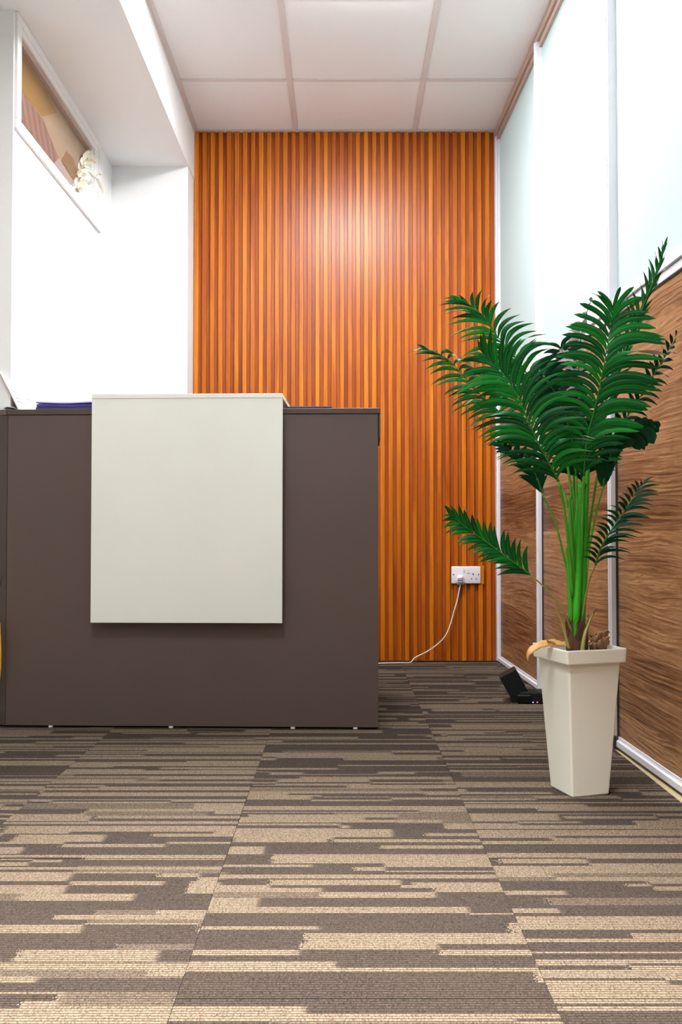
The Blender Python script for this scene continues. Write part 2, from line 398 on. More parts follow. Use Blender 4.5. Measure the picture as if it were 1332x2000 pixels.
# local frame: +y runs along the partition, -x is into the room
YP = [4.405, 3.55, 2.67, 1.78, .9, 0.0, -.9, -1.8, -2.6]
PZ0, PZ1 = .0, ZC
bm = bmesh.new(); box(bm, -.006, .05, -2.6, 4.44, 0, .006); box(bm, -.012, .05, -2.6, 4.44, .004, .022, .0015, 1); box(bm, -.004, .05, -2.6, 4.44, .022, .032)
obj('bottom_rail', bm, M_alu, wr)
bm = bmesh.new(); box(bm, -.016, .05, -2.6, 4.42, ZC - .030, ZC, .001, 1); box(bm, -.006, .05, -2.6, 4.42, ZC - .055, ZC - .031)
M_toprail = mat('beige_rail_reflection_and_bead', (.46, .34, .28), .45); obj('top_rail', bm, M_toprail, wr)  # white aluminium rail; the wood's reflection is put into its beige colour
for a, b in zip(YP[1:], YP[:-1]):
    bm = bmesh.new(); box(bm, -.012, .04, a + .02, b - .018, 1.322, 1.352, .002, 1); box(bm, -.006, .04, a + .02, b - .018, 1.297, 1.3205, .001, 1)
    obj('middle_rail', bm, M_alu, wr)
    bx('gasket', -.002, .03, a + .02, b - .018, 1.292, 1.296, M_gasket, wr)
    bx('wood_panel', 0, .03, a + .018, b - .016, .032, 1.293, M_oak, wr)
    bx('gasket', -.0015, .0, a + .024, a + .0275, .032, 1.29, M_gasket, wr)
    bx('gasket', -.0015, .0, b - .0235, b - .020, .032, 1.29, M_gasket, wr)
    bx('glass_pane', .006, .016, a + .018, b - .016, 1.350, ZC - .05, M_frost, wr)
for i, y in enumerate(YP):
    bm = bmesh.new()
    if i == 0:
        box(bm, -.014, .045, y - .022, y + .012, .004, ZC - .03, .002, 1); box(bm, -.005, .045, y - .04, y - .022, .004, ZC - .04, .001, 1)
    else:
        box(bm, -.021, .045, y - .02, y + .006, .004, ZC - .031, .003, 2); box(bm, -.011, .045, y + .007, y + .022, .004, ZC - .031, .001, 1)
        box(bm, -.024, -.019, y - .013, y - .001, .006, ZC - .033, .001, 1)
    obj('post', bm, M_alu, wr)
    if i: bx('gasket', -.006, .04, y - .0228, y - .0205, .02, 1.29, M_gasket, wr)
for y in YP[2:3]:
    bx('rail_bracket', -.026, -.010, y - .030, y - .022, .006, .035, M_gasket, wr, .001)
bx('yellow_tape_scrap', -.0165, -.0145, 4.386, 4.398, .20, .235, M_yellow, wr)

# ---- window in the left wall, high up, with half torn printed film on the glass
win = empty('window_1', (-1.115, 0, 0)); tag(win, kind='structure')
def wbox(name, y0, y1, z0, z1, d0, d1, m, bev=.002): return bx(name, d0, d1, y0, y1, z0, z1, m, win, bev, 1)
wbox('trim_board', WY0, WY1, WZ0, WZ0 + .035, -.02, .012, M_wall); wbox('trim_board', WY0, WY1, ZS - .03, ZS - .001, -.02, .012, M_wall)
wbox('trim_board', WY0, WY0 + .035, WZ0 + .035, ZS - .03, -.02, .012, M_wall); wbox('trim_board', WY1 - .035, WY1, WZ0 + .035, ZS - .03, -.02, .012, M_wall)
wbox('window_frame', WY0 + .033, WY1 - .033, WZ0 + .033, GZ0, -.04, .006, M_wall); wbox('window_frame', WY0 + .033, WY1 - .033, GZ1, ZS - .028, -.04, .006, M_wall)
wbox('window_frame', WY0 + .033, GY0, GZ0, GZ1, -.04, .006, M_wall); wbox('window_frame', GY1, WY1 - .033, GZ0, GZ1, -.04, .006, M_wall)
wbox('glazing_bead', GY1 - .022, GY1, GZ0, GZ1, -.035, -.002, M_wall); wbox('glazing_bead', GY0, GY1 - .022, GZ1 - .022, GZ1, -.035, -.002, M_toprail, .001)
M_pane = mat('cloudy_window_glass', (.74, .76, .78), .12, .6); wbox('glass_pane', GY0, GY1, GZ0, GZ1, -.026, -.020, M_pane, 0)
def film(name, pts, col, d=.0, rough=.35):
    m = mat(name + '_print', col, rough); n = N(m); v = n.pos((2, 14, 60)); n.col(n.mix(n.noise(v, 1, 3), tuple(c * .75 for c in col), col))
    bm = bmesh.new(); prism(bm, pts, -.0195 + d, -.0188 + d, 'x'); return obj(name, bm, m, win)
Y0, Y1, Z0, Z1 = GY0, GY1 - .022, GZ0, GZ1 - .022
film('window_film', [(Y0, Z0), (3.62, Z0), (3.635, Z0 + .02), (3.66, Z0 + .05), (3.675, Z0 + .062), (3.70, Z0 + .10), (3.76, Z0 + .125), (3.75, Z0 + .155), (3.77, Z0 + .185), (3.82, Z0 + .21), (3.86, Z1 - .02), (Y1, Z1), (Y0, Z1)], (.36, .24, .15))
film('film_ochre_area', [(Y0, 2.205), (3.30, 2.222), (3.47, 2.318), (3.35, 2.335), (Y0, 2.335)], (.27, .14, .03), .0008)
M_mauve = mat('mauve_stripe_print', (.3, .18, .14), .4); n = N(M_mauve); v_ = n.pos((1, 1, 1)); sp = n.n('ShaderNodeSeparateXYZ'); n.l(v_, sp.inputs[0])
wv = n.math('SINE', n.math('ADD', n.math('MULTIPLY', sp.outputs[1], 95), n.math('MULTIPLY', sp.outputs[2], 60)))
n.col(n.mix(n.math('MULTIPLY', n.math('ADD', wv, 1), .5), (.25, .135, .10), (.17, .085, .06)))
bm = bmesh.new(); prism(bm, [(Y0, Z0 + .012), (3.27, Z0), (3.39, Z0), (3.49, 2.145), (3.30, 2.215), (Y0, 2.205)], -.0181, -.0174, 'x'); obj('film_striped_area', bm, M_mauve, win)
film('film_dark_edge', [(Y0, Z0), (3.26, Z0), (3.36, Z0 + .004), (3.33, Z0 + .022), (Y0, Z0 + .045)], (.18, .09, .035), .0026)
film('film_pale_area', [(3.39, Z0), (3.60, Z0), (3.70, Z0 + .062), (3.50, 2.145)], (.40, .29, .25), .0016)
film('film_ochre_corner', [(3.53, 2.15), (3.69, Z0 + .062), (3.72, Z0 + .10), (3.73, 2.20), (3.68, 2.225), (3.59, 2.215)], (.25, .13, .045), .0016)
# ragged torn strip of film curling off the glass
M_curl = mat('torn_film_cream', (.78, .76, .62), .6); M_curlb = mat('torn_film_tan', (.55, .45, .28), .6)
bm = bmesh.new(); rr = random.Random(5)
for q in range(34):
    u = rr.random(); y = 3.66 + .20 * u + rr.uniform(-.015, .02); z = Z0 + .015 + .27 * u * rr.uniform(.75, 1.0)
    L = rr.uniform(.02, .05); a = rr.uniform(-.6, 1.3); pts = []
    for s in range(5):
        t = s / 4; pts.append((-.014 + .03 * t * t * rr.uniform(.6, 1.2) + .004 * math.sin(7 * t + q), y + L * t * math.cos(a), z + L * t * math.sin(a) + .006 * math.sin(9 * t + q)))
    wd = rr.uniform(.006, .014); prev = None
    for s, p in enumerate(pts):
        ww = wd * (1 - .6 * s / 4); a_ = bm.verts.new((p[0], p[1] - ww * math.sin(a), p[2] + ww * math.cos(a))); b_ = bm.verts.new((p[0] + .002, p[1] + ww * math.sin(a), p[2] - ww * math.cos(a)))
        if prev: f = bm.faces.new((prev[0], prev[1], b_, a_)); f.material_index = 1 if q % 4 == 0 else 0
        prev = (a_, b_)
me = D.meshes.new('torn_film'); bm.to_mesh(me); bm.free(); tf = link('torn_film', me, [M_curl, M_curlb], win); tf['kind'] = 'stuff'
tf['label'] = 'ragged cream strips of torn film curling off the glass'
bm = bmesh.new()
for pts in ([(.0, 3.83, 2.24), (.015, 3.86, 2.22), (.028, 3.90, 2.225), (.034, 3.935, 2.21)], [(.02, 3.875, 2.222), (.03, 3.89, 2.245), (.036, 3.905, 2.25)], [(.024, 3.89, 2.224), (.034, 3.92, 2.195), (.038, 3.945, 2.19)]):
    tube(bm, pts, [.007, .006, .005, .003][:len(pts)], 6, squash=.35)
for c in ((.034, 3.938, 2.208), (.036, 3.906, 2.252), (.038, 3.946, 2.19)):
    bmesh.ops.create_icosphere(bm, subdivisions=1, radius=.008, matrix=Matrix.Translation(c))
obj('film_curl', bm, M_curl, win)
# box behind the window keeps the opening closed
bx('recess_back', -.13, -.115, GY0 - .05, GY1 + .05, GZ0 - .03, GZ1 + .03, M_wall, win)

# ================================================================== RECEPTION DESK
# local frame: x along the front, y to the back, origin front right foot
DR = math.radians(-1.6)
desk = empty('reception_desk', (.122, 2.885, 0), DR, label='dark taupe laminate reception desk with a raised white panel on its front', cat='desk')
L_ = -1.232
bx('front_panel', L_, 0, 0, .02, .006, 1.034, M_desk, desk, .0012)
bx('side_panel', -.02, -.001, .021, .56, .006, 1.033, M_desk, desk, .001)
bx('side_panel', L_ + .02, L_ + .038, .021, .56, .006, 1.033, M_desk, desk, .001)
bm = bmesh.new(); prism(bm, [(L_ - .002, -.004), (.008, -.004), (.008, .30), (L_ + .006, .30)], 1.0345, 1.0525)
bmesh.ops.bevel(bm, geom=bm.edges[:], offset=.001, segments=1, affect='EDGES'); obj('countertop', bm, M_deskdark, desk)
bx('work_surface', L_ + .04, -.021, .05, .56, .735, .76, M_desk, desk, .001)
bx('overhang_apron', .0022, .0078, .0, .28, .955, 1.034, M_deskdark, desk, .001)
bm = bmesh.new(); prism(bm, [(L_ - .001, .0), (L_ - .001, .014), (L_ - .060, .030), (L_ - .060, .018)], .006, 1.034); obj('angled_end_panel', bm, M_deskdark, desk)
bm = bmesh.new(); prism(bm, [(L_ - .003, -.004), (L_ - .003, .016), (L_ - .062, .032), (L_ - .062, .022)], 1.0345, 1.0525); obj('angled_top_end', bm, M_desk, desk)
bx('kick_strip', L_ + .01, -.01, .03, .05, .001, .05, M_black, desk)
for fx in (L_ + .15, L_ + .55, -.28, -.075):
    bm = bmesh.new(); bmesh.ops.create_cone(bm, cap_ends=True, segments=16, radius1=.008, radius2=.008, depth=.0065, matrix=Matrix.Translation((fx, .006, .0034))); obj('foot_glide', bm, M_plastic, desk)
# white panel folded over as a raised shelf
PX0, PX1 = -.938, -.312
bx('white_front_panel', PX0, PX1, -.040, -.022, .349, 1.082, M_white, desk, .0008)
for sx_ in (PX0 + .12, PX1 - .12):
    for sz in (.45, .9): bx('panel_spacer', sx_ - .02, sx_ + .02, -.0225, .001, sz - .02, sz + .02, M_black, desk)
bx('raised_shelf', PX0, PX1, -.0405, .30, 1.0835, 1.0965, M_white, desk, .0008)
bx('edge_band', PX0, PX1, -.0412, -.0402, 1.0815, 1.0835, M_whedge, desk)
bx('shelf_support', PX1 - .020, PX1 - .004, -.021, .28, 1.0532, 1.0828, M_deskdark, desk)
bx('shelf_support', PX0 + .004, PX0 + .020, -.021, .28, 1.0532, 1.0828, M_deskdark, desk)

def on_desk(x, y): c, s = math.cos(DR), math.sin(DR); return (.122 + c * x - s * y, 2.885 + s * x + c * y)
ZT = 1.0529
# purple folders on the counter
def folder(i, z, h, m, label, dx=0, rz=0):
    cx, cy = on_desk(L_ + .178 + dx, .16)
    bm = bmesh.new(); nseg = 12; W_, H_ = .205, .22
    for s in (0, 1):
        grid = []
        for a in range(nseg + 1):
            u = a / nseg; bow = .0035 * math.cos(math.pi * u) ** 2 if i else .001 * math.sin(9 * u)
            grid.append([bm.verts.new((-W_ / 2 + W_ * u, -H_ / 2 + H_ * v, s * h + bow)) for v in (0, 1)])
        for a in range(nseg): bm.faces.new((grid[a][0], grid[a + 1][0], grid[a + 1][1], grid[a][1]))
        if s == 0: lo = grid
    for a in range(nseg):
        for v in (0, 1): bm.faces.new((lo[a][v], lo[a + 1][v], grid[a + 1][v], grid[a][v]))
    for a in (0, nseg): bm.faces.new((lo[a][0], lo[a][1], grid[a][1], grid[a][0]))
    o = obj('folder', bm, m); o.location = (cx, cy, z); o.rotation_euler = (0, 0, rz); return tag(o, label, 'folder', 'folders on the left of the counter')
folder(0, ZT + .0002, .014, M_ink, 'dark navy folder lying flat on the counter, lowest of the stack', -.001, DR)
folder(0, ZT + .0155, .009, M_purple, 'deep purple folder in the middle of the stack on the counter', .0, DR + .015)
folder(1, ZT + .0262, .0035, M_lilac, 'thin lilac booklet with lifted ends on top of the folder stack', -.002, DR)
# black box behind the raised shelf
cx, cy = on_desk(-.235, .20)
t = empty('black_box', (cx, cy, ZT), DR, label='small flat black box on the counter just right of the white shelf', cat='box')
bx('box_body', -.075, .075, -.05, .05, .0002, .022, M_black, t, .002); bx('box_lid', -.077, .077, -.052, .052, .0222, .028, M_ink, t, .0015)
# tent card at the far left of the counter
cx, cy = on_desk(L_ + .06, .05)
t = empty('tent_card', (cx - .042, cy, ZT), DR, label='white printed tent card with beige inside leaning at the left end of the counter', cat='desk card')
def slab(name, a, b, y0, y1, th, m, parent):
    ax, az = a; bx_, bz = b; L = math.hypot(bx_ - ax, bz - az); nx, nz = -(bz - az) / L * th, (bx_ - ax) / L * th
    bm = bmesh.new(); prism(bm, [(ax, az), (bx_, bz), (bx_ + nx, bz + nz), (ax + nx, az + nz)], y0, y1, 'y'); return obj(name, bm, m, parent)
A_, B_ = (-.055, .131), (.012, .0015)
slab('printed_page', A_, B_, -.03, .22, -.0015, M_paper, t)
slab('card_inside', (A_[0] - .0018, A_[1] - .001), (B_[0] - .003, B_[1]), -.0305, .2205, -.001, M_kraft, t)
slab('back_leaf', (-.115, .002), (A_[0] - .0015, A_[1]), .20, .22, .002, M_kraft, t)
slab('back_leaf', (-.135, .002), (A_[0] - .0025, A_[1]), -.0, .199, .002, M_kraft, t)
bm = bmesh.new(); prism(bm, [(-.133, .003), (B_[0] - .006, .003), (A_[0] - .002, A_[1] - .004)], .192, .1935, 'y'); obj('card_gusset', bm, M_kraft, t)
def onpage(u, v, du, dv, m, nm='print_mark'):
    d = Vector((B_[0] - A_[0], 0, B_[1] - A_[1])); nrm = Vector((-d.z, 0, d.x)).normalized() * -1
    if nrm.x < 0: nrm = -nrm
    o = Vector((A_[0], -.03, A_[1])) + nrm * .0016
    c = [o + d * (u + a) + Vector((0, v + b, 0)) for a, b in ((0, 0), (du, 0), (du, dv), (0, dv))]
    bm = bmesh.new(); lo = [bm.verts.new(p) for p in c]; hi = [bm.verts.new(p + nrm * .0003) for p in c]
    bm.faces.new(lo); bm.faces.new(hi)
    for i in range(4): bm.faces.new((lo[i], lo[(i + 1) % 4], hi[(i + 1) % 4], hi[i]))
    obj(nm, bm, m, t)
onpage(.30, .015, .10, .02, M_printo); onpage(.06, .01, .03, .08, M_print); onpage(.06, .12, .03, .08, M_print)
for q in range(4): onpage(.45 + q * .09, .02, .03, .05 + .01 * (q % 2), M_print); onpage(.2 + q * .11, .12, .03, .07 - .01 * (q % 3), M_print)
bm = bmesh.new(); pts = [(-.05, .006), (-.035, .0105), (-.02, .0085), (-.004, .004), (.004, .0012)]
prism(bm, pts + [(a, b - .0012) for a, b in pts[::-1]], -.045, .03, 'y'); o = obj('paper_sheet', bm, M_paper)
o.location = (cx - .03, cy, ZT + .0005); o.rotation_euler = (0, 0, DR); tag(o, 'curled white paper sheet lying under the tent card at the counter corner', 'paper')
# yellow cloth hanging at the left end of the desk
bm = bmesh.new(); rings = []
for i, z in enumerate((.352, .345, .30, .25, .20, .165, .13, .10)):
    wv_ = [.006, .012, .014, .014, .013, .011, .007, .002][i]; ring = []
    for k_ in range(12):
        a = 2 * math.pi * k_ / 12; r = wv_ * (1 + .35 * math.cos(3 * a + z * 9)); ring.append(bm.verts.new((r * math.cos(a) * 1.5, r * math.sin(a) * .6, z)))
    rings.append(ring)
for i in range(len(rings) - 1):
    for k_ in range(12): bm.faces.new((rings[i][k_], rings[i][(k_ + 1) % 12], rings[i + 1][(k_ + 1) % 12], rings[i + 1][k_]))
bm.faces.new(rings[0]); bm.faces.new(rings[-1])
yc = obj('hanging_cloth', bm, M_yellow, smooth=True); yc.location = (-1.132, 2.885, 0)
tag(yc, 'bright yellow folded cloth hanging down beside the left end of the desk', 'cloth')
ln = bmesh.new(); tube(ln, [(0, 0, .348), (.004, .006, .42), (.012, .022, .50)], .0012, 6); obj('hanging_loop', ln, M_black, yc)

# ================================================================== SOCKET, PLUG, CABLE
so = empty('wall_socket', (.6235, 4.3965, .431), label='white double wall socket on the fluted wood wall near the right corner', cat='socket')
bm = bmesh.new(); box(bm, -.073, .073, -.010, 0, -.043, .043, .004, 3); obj('face_plate', bm, M_plastic, so, True)
bx('back_box', -.070, .088, -.001, .0004, -.040, .046, M_slat, so)
for sx_, sy_, ww, hh in ((.0355, .0035, .0034, .0045), (.027, -.019, .0042, .0022), (.050, -.019, .0042, .0022)):
    bx('pin_hole', sx_ - ww / 1.4, sx_ + ww / 1.4, -.0104, -.0098, sy_ - hh, sy_ + hh, M_holes, so)
for sx_ in (-.0625, .0625):
    bm = bmesh.new(); bmesh.ops.create_cone(bm, cap_ends=True, segments=12, radius1=.0032, radius2=.0032, depth=.0008, matrix=Matrix.Translation((sx_, -.0103, .002)) @ Matrix.Rotation(math.pi / 2, 4, 'X')); obj('screw', bm, M_holes, so)
bx('rocker_switch', .0045, .0155, -.0145, -.0095, .010, .026, M_plastic, so, .001); M_rose = mat('switch_rose', (.62, .50, .50), .5)
bx('rocker_switch', -.0145, -.0045, -.0115, -.0095, .010, .026, M_rose, so, .0005)
bm = bmesh.new(); prism(bm, [(.0745, -.045), (.0905, -.046), (.0915, .044), (.0745, .047)], -.003, 0, 'y'); obj('cut_wood_filler', bm, M_slat, so)
pl = empty('power_plug', (.592, 4.386, .4095), label='white three pin plug with red and blue stripes in the left outlet', cat='plug')
bm = bmesh.new(); pts = [(-.021, .004), (-.019, .016), (-.012, .0225), (.012, .0225), (.019, .016), (.021, .004), (.0205, -.010), (.014, -.0245), (-.014, -.0245), (-.0205, -.010)]
prism(bm, pts, -.026, -.0003, 'y'); bmesh.ops.bevel(bm, geom=[e for e in bm.edges if abs(e.verts[0].co.y + .026) < 1e-5 and abs(e.verts[1].co.y + .026) < 1e-5], offset=.004, segments=3, affect='EDGES')
obj('plug_body', bm, M_plastic, pl, True)
bx('red_stripe', -.0125, .0145, -.0265, -.0257, .0045, .0085, M_red, pl); bx('blue_stripe', -.0145, .0125, -.0265, -.0257, -.0045, .0, M_navy, pl)
bm = bmesh.new(); tube(bm, [(0, -.012, -.0235), (-.001, -.012, -.034)], [.0048, .0036], 10); obj('cord_grip', bm, M_plastic, pl)
cpts = [P(x, y, Y) for x, y, Y in [(895.5, 1152, 4.374), (893, 1172, 4.372), (886, 1196, 4.368), (880, 1218, 4.366), (871, 1240, 4.362), (857, 1256, 4.36), (835, 1272, 4.36), (808, 1286, 4.36)]]
cpts[0] = Vector((.591, 4.374, .3755))
cpts = [Vector((p.x, p.y, max(p.z, .0038))) for p in cpts] + [Vector((.345, 4.345, .0036)), Vector((.28, 4.33, .0034)), Vector((.19, 4.31, .0034)), Vector((.08, 4.27, .0034)), Vector((-.1, 4.1, .0034))]
bm = bmesh.new(); tube(bm, catmull(cpts, 70), .0030, 8); tag(obj('power_cable', bm, M_cable, None, True), 'thin white cable running from the plug down to the carpet behind the desk', 'cable')

# ================================================================== BLACK DEVICE ON THE FLOOR
dv = empty('black_device', (.70, 3.36, .0005), 0, label='black angular device with tiny red and blue lights on the carpet behind the planter', cat='device')
def rbox(name, c, s, rx, ry, rz, m, parent, bev=.004):
    bm = bmesh.new(); box(bm, -s[0] / 2, s[0] / 2, -s[1] / 2, s[1] / 2, -s[2] / 2, s[2] / 2, bev, 2)
    R_ = Matrix.Translation(c) @ Matrix.Rotation(rz, 4, 'Z') @ Matrix.Rotation(ry, 4, 'Y') @ Matrix.Rotation(rx, 4, 'X')
    bmesh.ops.transform(bm, matrix=R_, verts=bm.verts); return obj(name, bm, m, parent)
rbox('base_body', (.035, -.005, .021), (.115, .085, .042), 0, 0, -.10, M_black, dv)
rbox('upright_body', (-.038, .012, .060), (.070, .075, .115), 0, -.50, -.12, M_black, dv)
rbox('front_bevel', (-.012, -.042, .018), (.05, .02, .032), .2, 0, -.1, M_black, dv)
M_mk = mat('grey_print', (.10, .12, .13), .6)
for q in range(3): rbox('grey_mark', (-.031 + q * .007, -.0245, .071), (.0045, .0012, .006), 0, -.50, -.12, M_mk, dv, 0)
for nm, xx, c in (('blue_light', .020, (.35, .35, 1)), ('red_light', .036, (1, .12, .2))):
    e = mat(nm, c, .4); e.node_tree.nodes['Principled BSDF'].inputs['Emission Color'].default_value = (*c, 1); e.node_tree.nodes['Principled BSDF'].inputs['Emission Strength'].default_value = 3
    bm = bmesh.new(); bmesh.ops.create_icosphere(bm, subdivisions=2, radius=.0022, matrix=Matrix.Translation((xx, -.0515 if xx < .03 else -.0505, .006))); obj(nm, bm, e, dv)

# ================================================================== POTTED PALM
PC = Vector((.594, 2.205, 0)); PA = math.radians(17)
palm = empty('potted_palm', PC, PA, label='green palm with arching fronds in a tall tapered ivory planter by the glazed partition', cat='potted plant')
PM = (Matrix.Translation(PC) @ Matrix.Rotation(PA, 4, 'Z')); PI_ = PM.inverted()
def sq(r, c=.004, n=4):
    out = []
    for q in range(4):
        cxn, cyn = [(1, 1), (-1, 1), (-1, -1), (1, -1)][q]
        for k_ in range(n + 1):
            a = math.pi / 2 * q + math.pi / 2 * k_ / n
            out.append(((r - c) * cxn + c * math.cos(a), (r - c) * cyn + c * math.sin(a)))
    return out
bm = bmesh.new(); rings = []
for z, r, c in ((0.002, .047, .003), (0.0, .049, .003), (.004, .0515, .004), (.15, .0615, .005), (.322, .0725, .006), (.326, .0735, .006), (.3265, .0815, .006), (.329, .0825, .006), (.357, .0840, .006), (.360, .0835, .006), (.360, .0795, .005), (.345, .0775, .005), (.30, .068, .005)):
    rings.append([bm.verts.new((x, y, z)) for x, y in sq(r, c)])
for a, b in zip(rings[:-1], rings[1:]):
    m_ = len(a)
    for k_ in range(m_): bm.faces.new((a[k_], a[(k_ + 1) % m_], b[(k_ + 1) % m_], b[k_]))
bm.faces.new(rings[0]); bm.faces.new(rings[-1]); obj('planter', bm, M_pot, palm)
bm = bmesh.new(); bmesh.ops.create_grid(bm, x_segments=14, y_segments=14, size=.0725)
for v in bm.verts: v.co.z = .338 + random.uniform(-.004, .006)
obj('soil', bm, M_soil, palm)
def pobj(name, bm, m, parent=None, smooth=True):
    """mesh given in room coordinates, stored in the palm's own frame"""
    bmesh.ops.transform(bm, matrix=PI_, verts=bm.verts); return obj(name, bm, m, parent or palm, smooth)
CY = 2.205
# brown fibrous foot and green stem sheaths
bm = bmesh.new(); cen = catmull([(*P(1128, 1290, CY),), (*P(1127, 1262, CY),), (*P(1127, 1235, CY),), (*P(1128, 1212, CY),)], 10)
rads = [.024, .026, .027, .0275, .0275, .027, .026, .024, .021, .017]
tube(bm, cen, rads, 28)
for v in bm.verts: v.co += Vector((random.uniform(-1, 1), random.uniform(-1, 1), random.uniform(-1, 1))) * .0012
rr = random.Random(3)
for q in range(46):
    a = rr.uniform(0, 2 * math.pi); z0 = cen[0].z + rr.uniform(.03, .08); r0 = .0262
    c = Vector((cen[4].x, CY, 0)); p = [c + Vector((math.cos(a + s * .25) * (r0 - .002 + s * .0015), math.sin(a + s * .25) * (r0 - .002 + s * .0015), z0 + s * .012)) for s in range(4)]
    tube(bm, p, [.0012, .001, .0008, .0004], 4, False)
pobj('fibrous_trunk_base', bm, M_fibre)
def sheath(pts, rads, m=M_trunk, name='stem_sheath', sq_=.75):
    bm = bmesh.new(); c = catmull([(*P(*p),) for p in pts], 22); rr_ = [rads[min(int(i * (len(rads) - 1) / 21), len(rads) - 2)] + (rads[min(int(i * (len(rads) - 1) / 21) + 1, len(rads) - 1)] - rads[min(int(i * (len(rads) - 1) / 21), len(rads) - 2)]) * ((i * (len(rads) - 1) / 21) % 1) for i in range(22)]
    tube(bm, c, rr_, 14, squash=sq_); return pobj(name, bm, m)
sheath([(1121, 1250, CY - .02), (1124, 1225, CY - .018), (1127, 1165, CY - .012), (1129, 1080, CY - .008), (1132, 1000, CY - .006), (1136, 945, CY)], [.003, .0125, .0155, .016, .0145, .006])
sheath([(1136, 1215, CY), (1137, 1150, CY), (1139, 1080, CY), (1142, 1000, CY), (1148, 915, CY), (1151, 850, CY)], [.012, .0145, .0145, .012, .007, .004])
sheath([(1115, 1215, CY - .004), (1113, 1160, CY - .006), (1110, 1110, CY - .01), (1106, 1070, CY - .012)], [.008, .009, .007, .002], M_stem)
sheath([(1120, 1150, CY - .01), (1117, 1080, CY - .016), (1114, 1020, CY - .018), (1113, 970, CY - .016)], [.006, .010, .0085, .003], M_stem)
# petioles not ending in a modelled frond near the front
def stalk(name, pts, r0, r1, m, n=8, parent=None):
    bm = bmesh.new(); c = catmull([(*P(*p),) for p in pts], 18); tube(bm, c, [r0 + (r1 - r0) * i / 17 for i in range(18)], n); return pobj(name, bm, m, parent)
# dried bits round the foot
stalk('dry_stalk', [(1137, 1275, CY - .05), (1142, 1240, CY - .045), (1152, 1213, CY - .035), (1158, 1198, CY - .03)], .006, .0022, M_stalk)
stalk('dry_stalk_tip', [(1157.5, 1200, CY - .03), (1161, 1194, CY - .029), (1166, 1190, CY - .028)], .0022, .0016, M_fibre)
stalk('dry_stalk', [(1111, 1268, CY - .04), (1103, 1236, CY - .04), (1096, 1212, CY - .035), (1086, 1192, CY - .03), (1077, 1181, CY - .03)], .0045, .0008, M_stalk)
def strip(name, pts, widths, wdir, m, crumple=0, parent=None, n=22):
    c = catmull([(*p,) for p in pts], n); bm = bmesh.new(); prev = None; k_ = len(widths) - 1
    for i, p in enumerate(c):
        u = i / (n - 1) * k_; j = min(int(u), k_ - 1); ww = widths[j] + (widths[j + 1] - widths[j]) * (u - j)
        d = Vector(wdir).normalized(); row = []
        for s in (-1, -.4, .3, 1):
            row.append(bm.verts.new(p + d * ww * s + Vector((random.uniform(-1, 1), random.uniform(-1, 1), random.uniform(-1, 1))) * crumple))
        if prev:
            for a in range(3): bm.faces.new((prev[a], prev[a + 1], row[a + 1], row[a]))
        prev = row
    o = pobj(name, bm, m, parent); md = o.modifiers.new('thickness', 'SOLIDIFY'); md.thickness = .0012; return o
strip('dead_leaf', [P(1118, 1264, 2.19), P(1098, 1257, 2.19), P(1075, 1255, 2.17), P(1052, 1260, 2.155), P(1036, 1270, 2.15), P(1030, 1280, 2.15), P(1031, 1293, 2.15)], [.004, .010, .013, .012, .010, .009, .001], (.25, -.7, -.5), M_dry, .0014)
strip('dead_leaf', [P(1085, 1259, 2.17), P(1072, 1254, 2.165), P(1068, 1250, 2.16)], [.004, .005, .001], (.3, -.5, .8), M_dry, .001)
for pts, ww in (([P(1150, 1266, 2.19), P(1166, 1258, 2.2), P(1180, 1245, 2.22), P(1188, 1232, 2.22)], [.004, .020, .024, .004]),
                ([P(1152, 1258, 2.21), P(1164, 1252, 2.22), P(1176, 1254, 2.23), P(1192, 1260, 2.235)], [.004, .014, .016, .010]),
                ([P(1160, 1262, 2.17), P(1172, 1262, 2.175), P(1182, 1256, 2.18), P(1190, 1244, 2.20)], [.010, .016, .014, .003]),
                ([P(1163, 1238, 2.24), P(1170, 1244, 2.24), P(1178, 1256, 2.24)], [.001, .004, .006]),
                ([P(1152, 1240, 2.24), P(1162, 1248, 2.24), P(1170, 1260, 2.24)], [.002, .005, .008])):
    strip('dead_leaf', pts, ww, (-.35, -.35, .87), M_dry2, .003)

LEAF_N = 9
def leaflet_bm(bm, p0, c1, p1, width, wn, fold=.28, twist=0.0, blunt=False):
    """curved folded blade from p0 to p1; wn = surface normal wanted"""
    uvl = bm.loops.layers.uv.verify(); prev = None
    for i in range(LEAF_N + 1):
        t = i / LEAF_N; p = p0 * (1 - t) ** 2 + c1 * 2 * t * (1 - t) + p1 * t * t
        d = ((c1 - p0) * (1 - t) + (p1 - c1) * t)
        if d.length < 1e-6: d = p1 - p0
        d.normalize(); s = d.cross(wn)
        if s.length < 1e-4: s = d.cross(Vector((1, .2, .3)))
        s.normalize()
        if twist: s = Matrix.Rotation(twist * max(0, t - .35) / .65, 3, d) @ s
        nn = s.cross(d).normalized()
        if blunt: prof = min(1, .35 + 2.6 * t) * (1 - max(0, (t - .80) / .20) ** 2.2) if t < 1 else .10
        else: prof = (min(1, .30 + 2.4 * t)) * (1 - max(0, (t - .42) / .58) ** 1.9)
        ww = width * .5 * max(prof, .05)
        row = []
        for a in (-1, 0, 1):
            q = p + s * ww * a - nn * (ww * fold * abs(a))
            lim = wallx(q.y) - .030
            if q.x > lim: q.x = lim - (q.x - lim) * .15
            row.append(bm.verts.new(q))
        if prev:
            for a in range(2):
                f = bm.faces.new((prev[a], prev[a + 1], row[a + 1], row[a])); f.smooth = True
                for lp, uv in zip(f.loops, ((a / 2, (i - 1) / LEAF_N), ((a + 1) / 2, (i - 1) / LEAF_N), ((a + 1) / 2, t), (a / 2, t))): lp[uvl].uv = uv
        prev = row
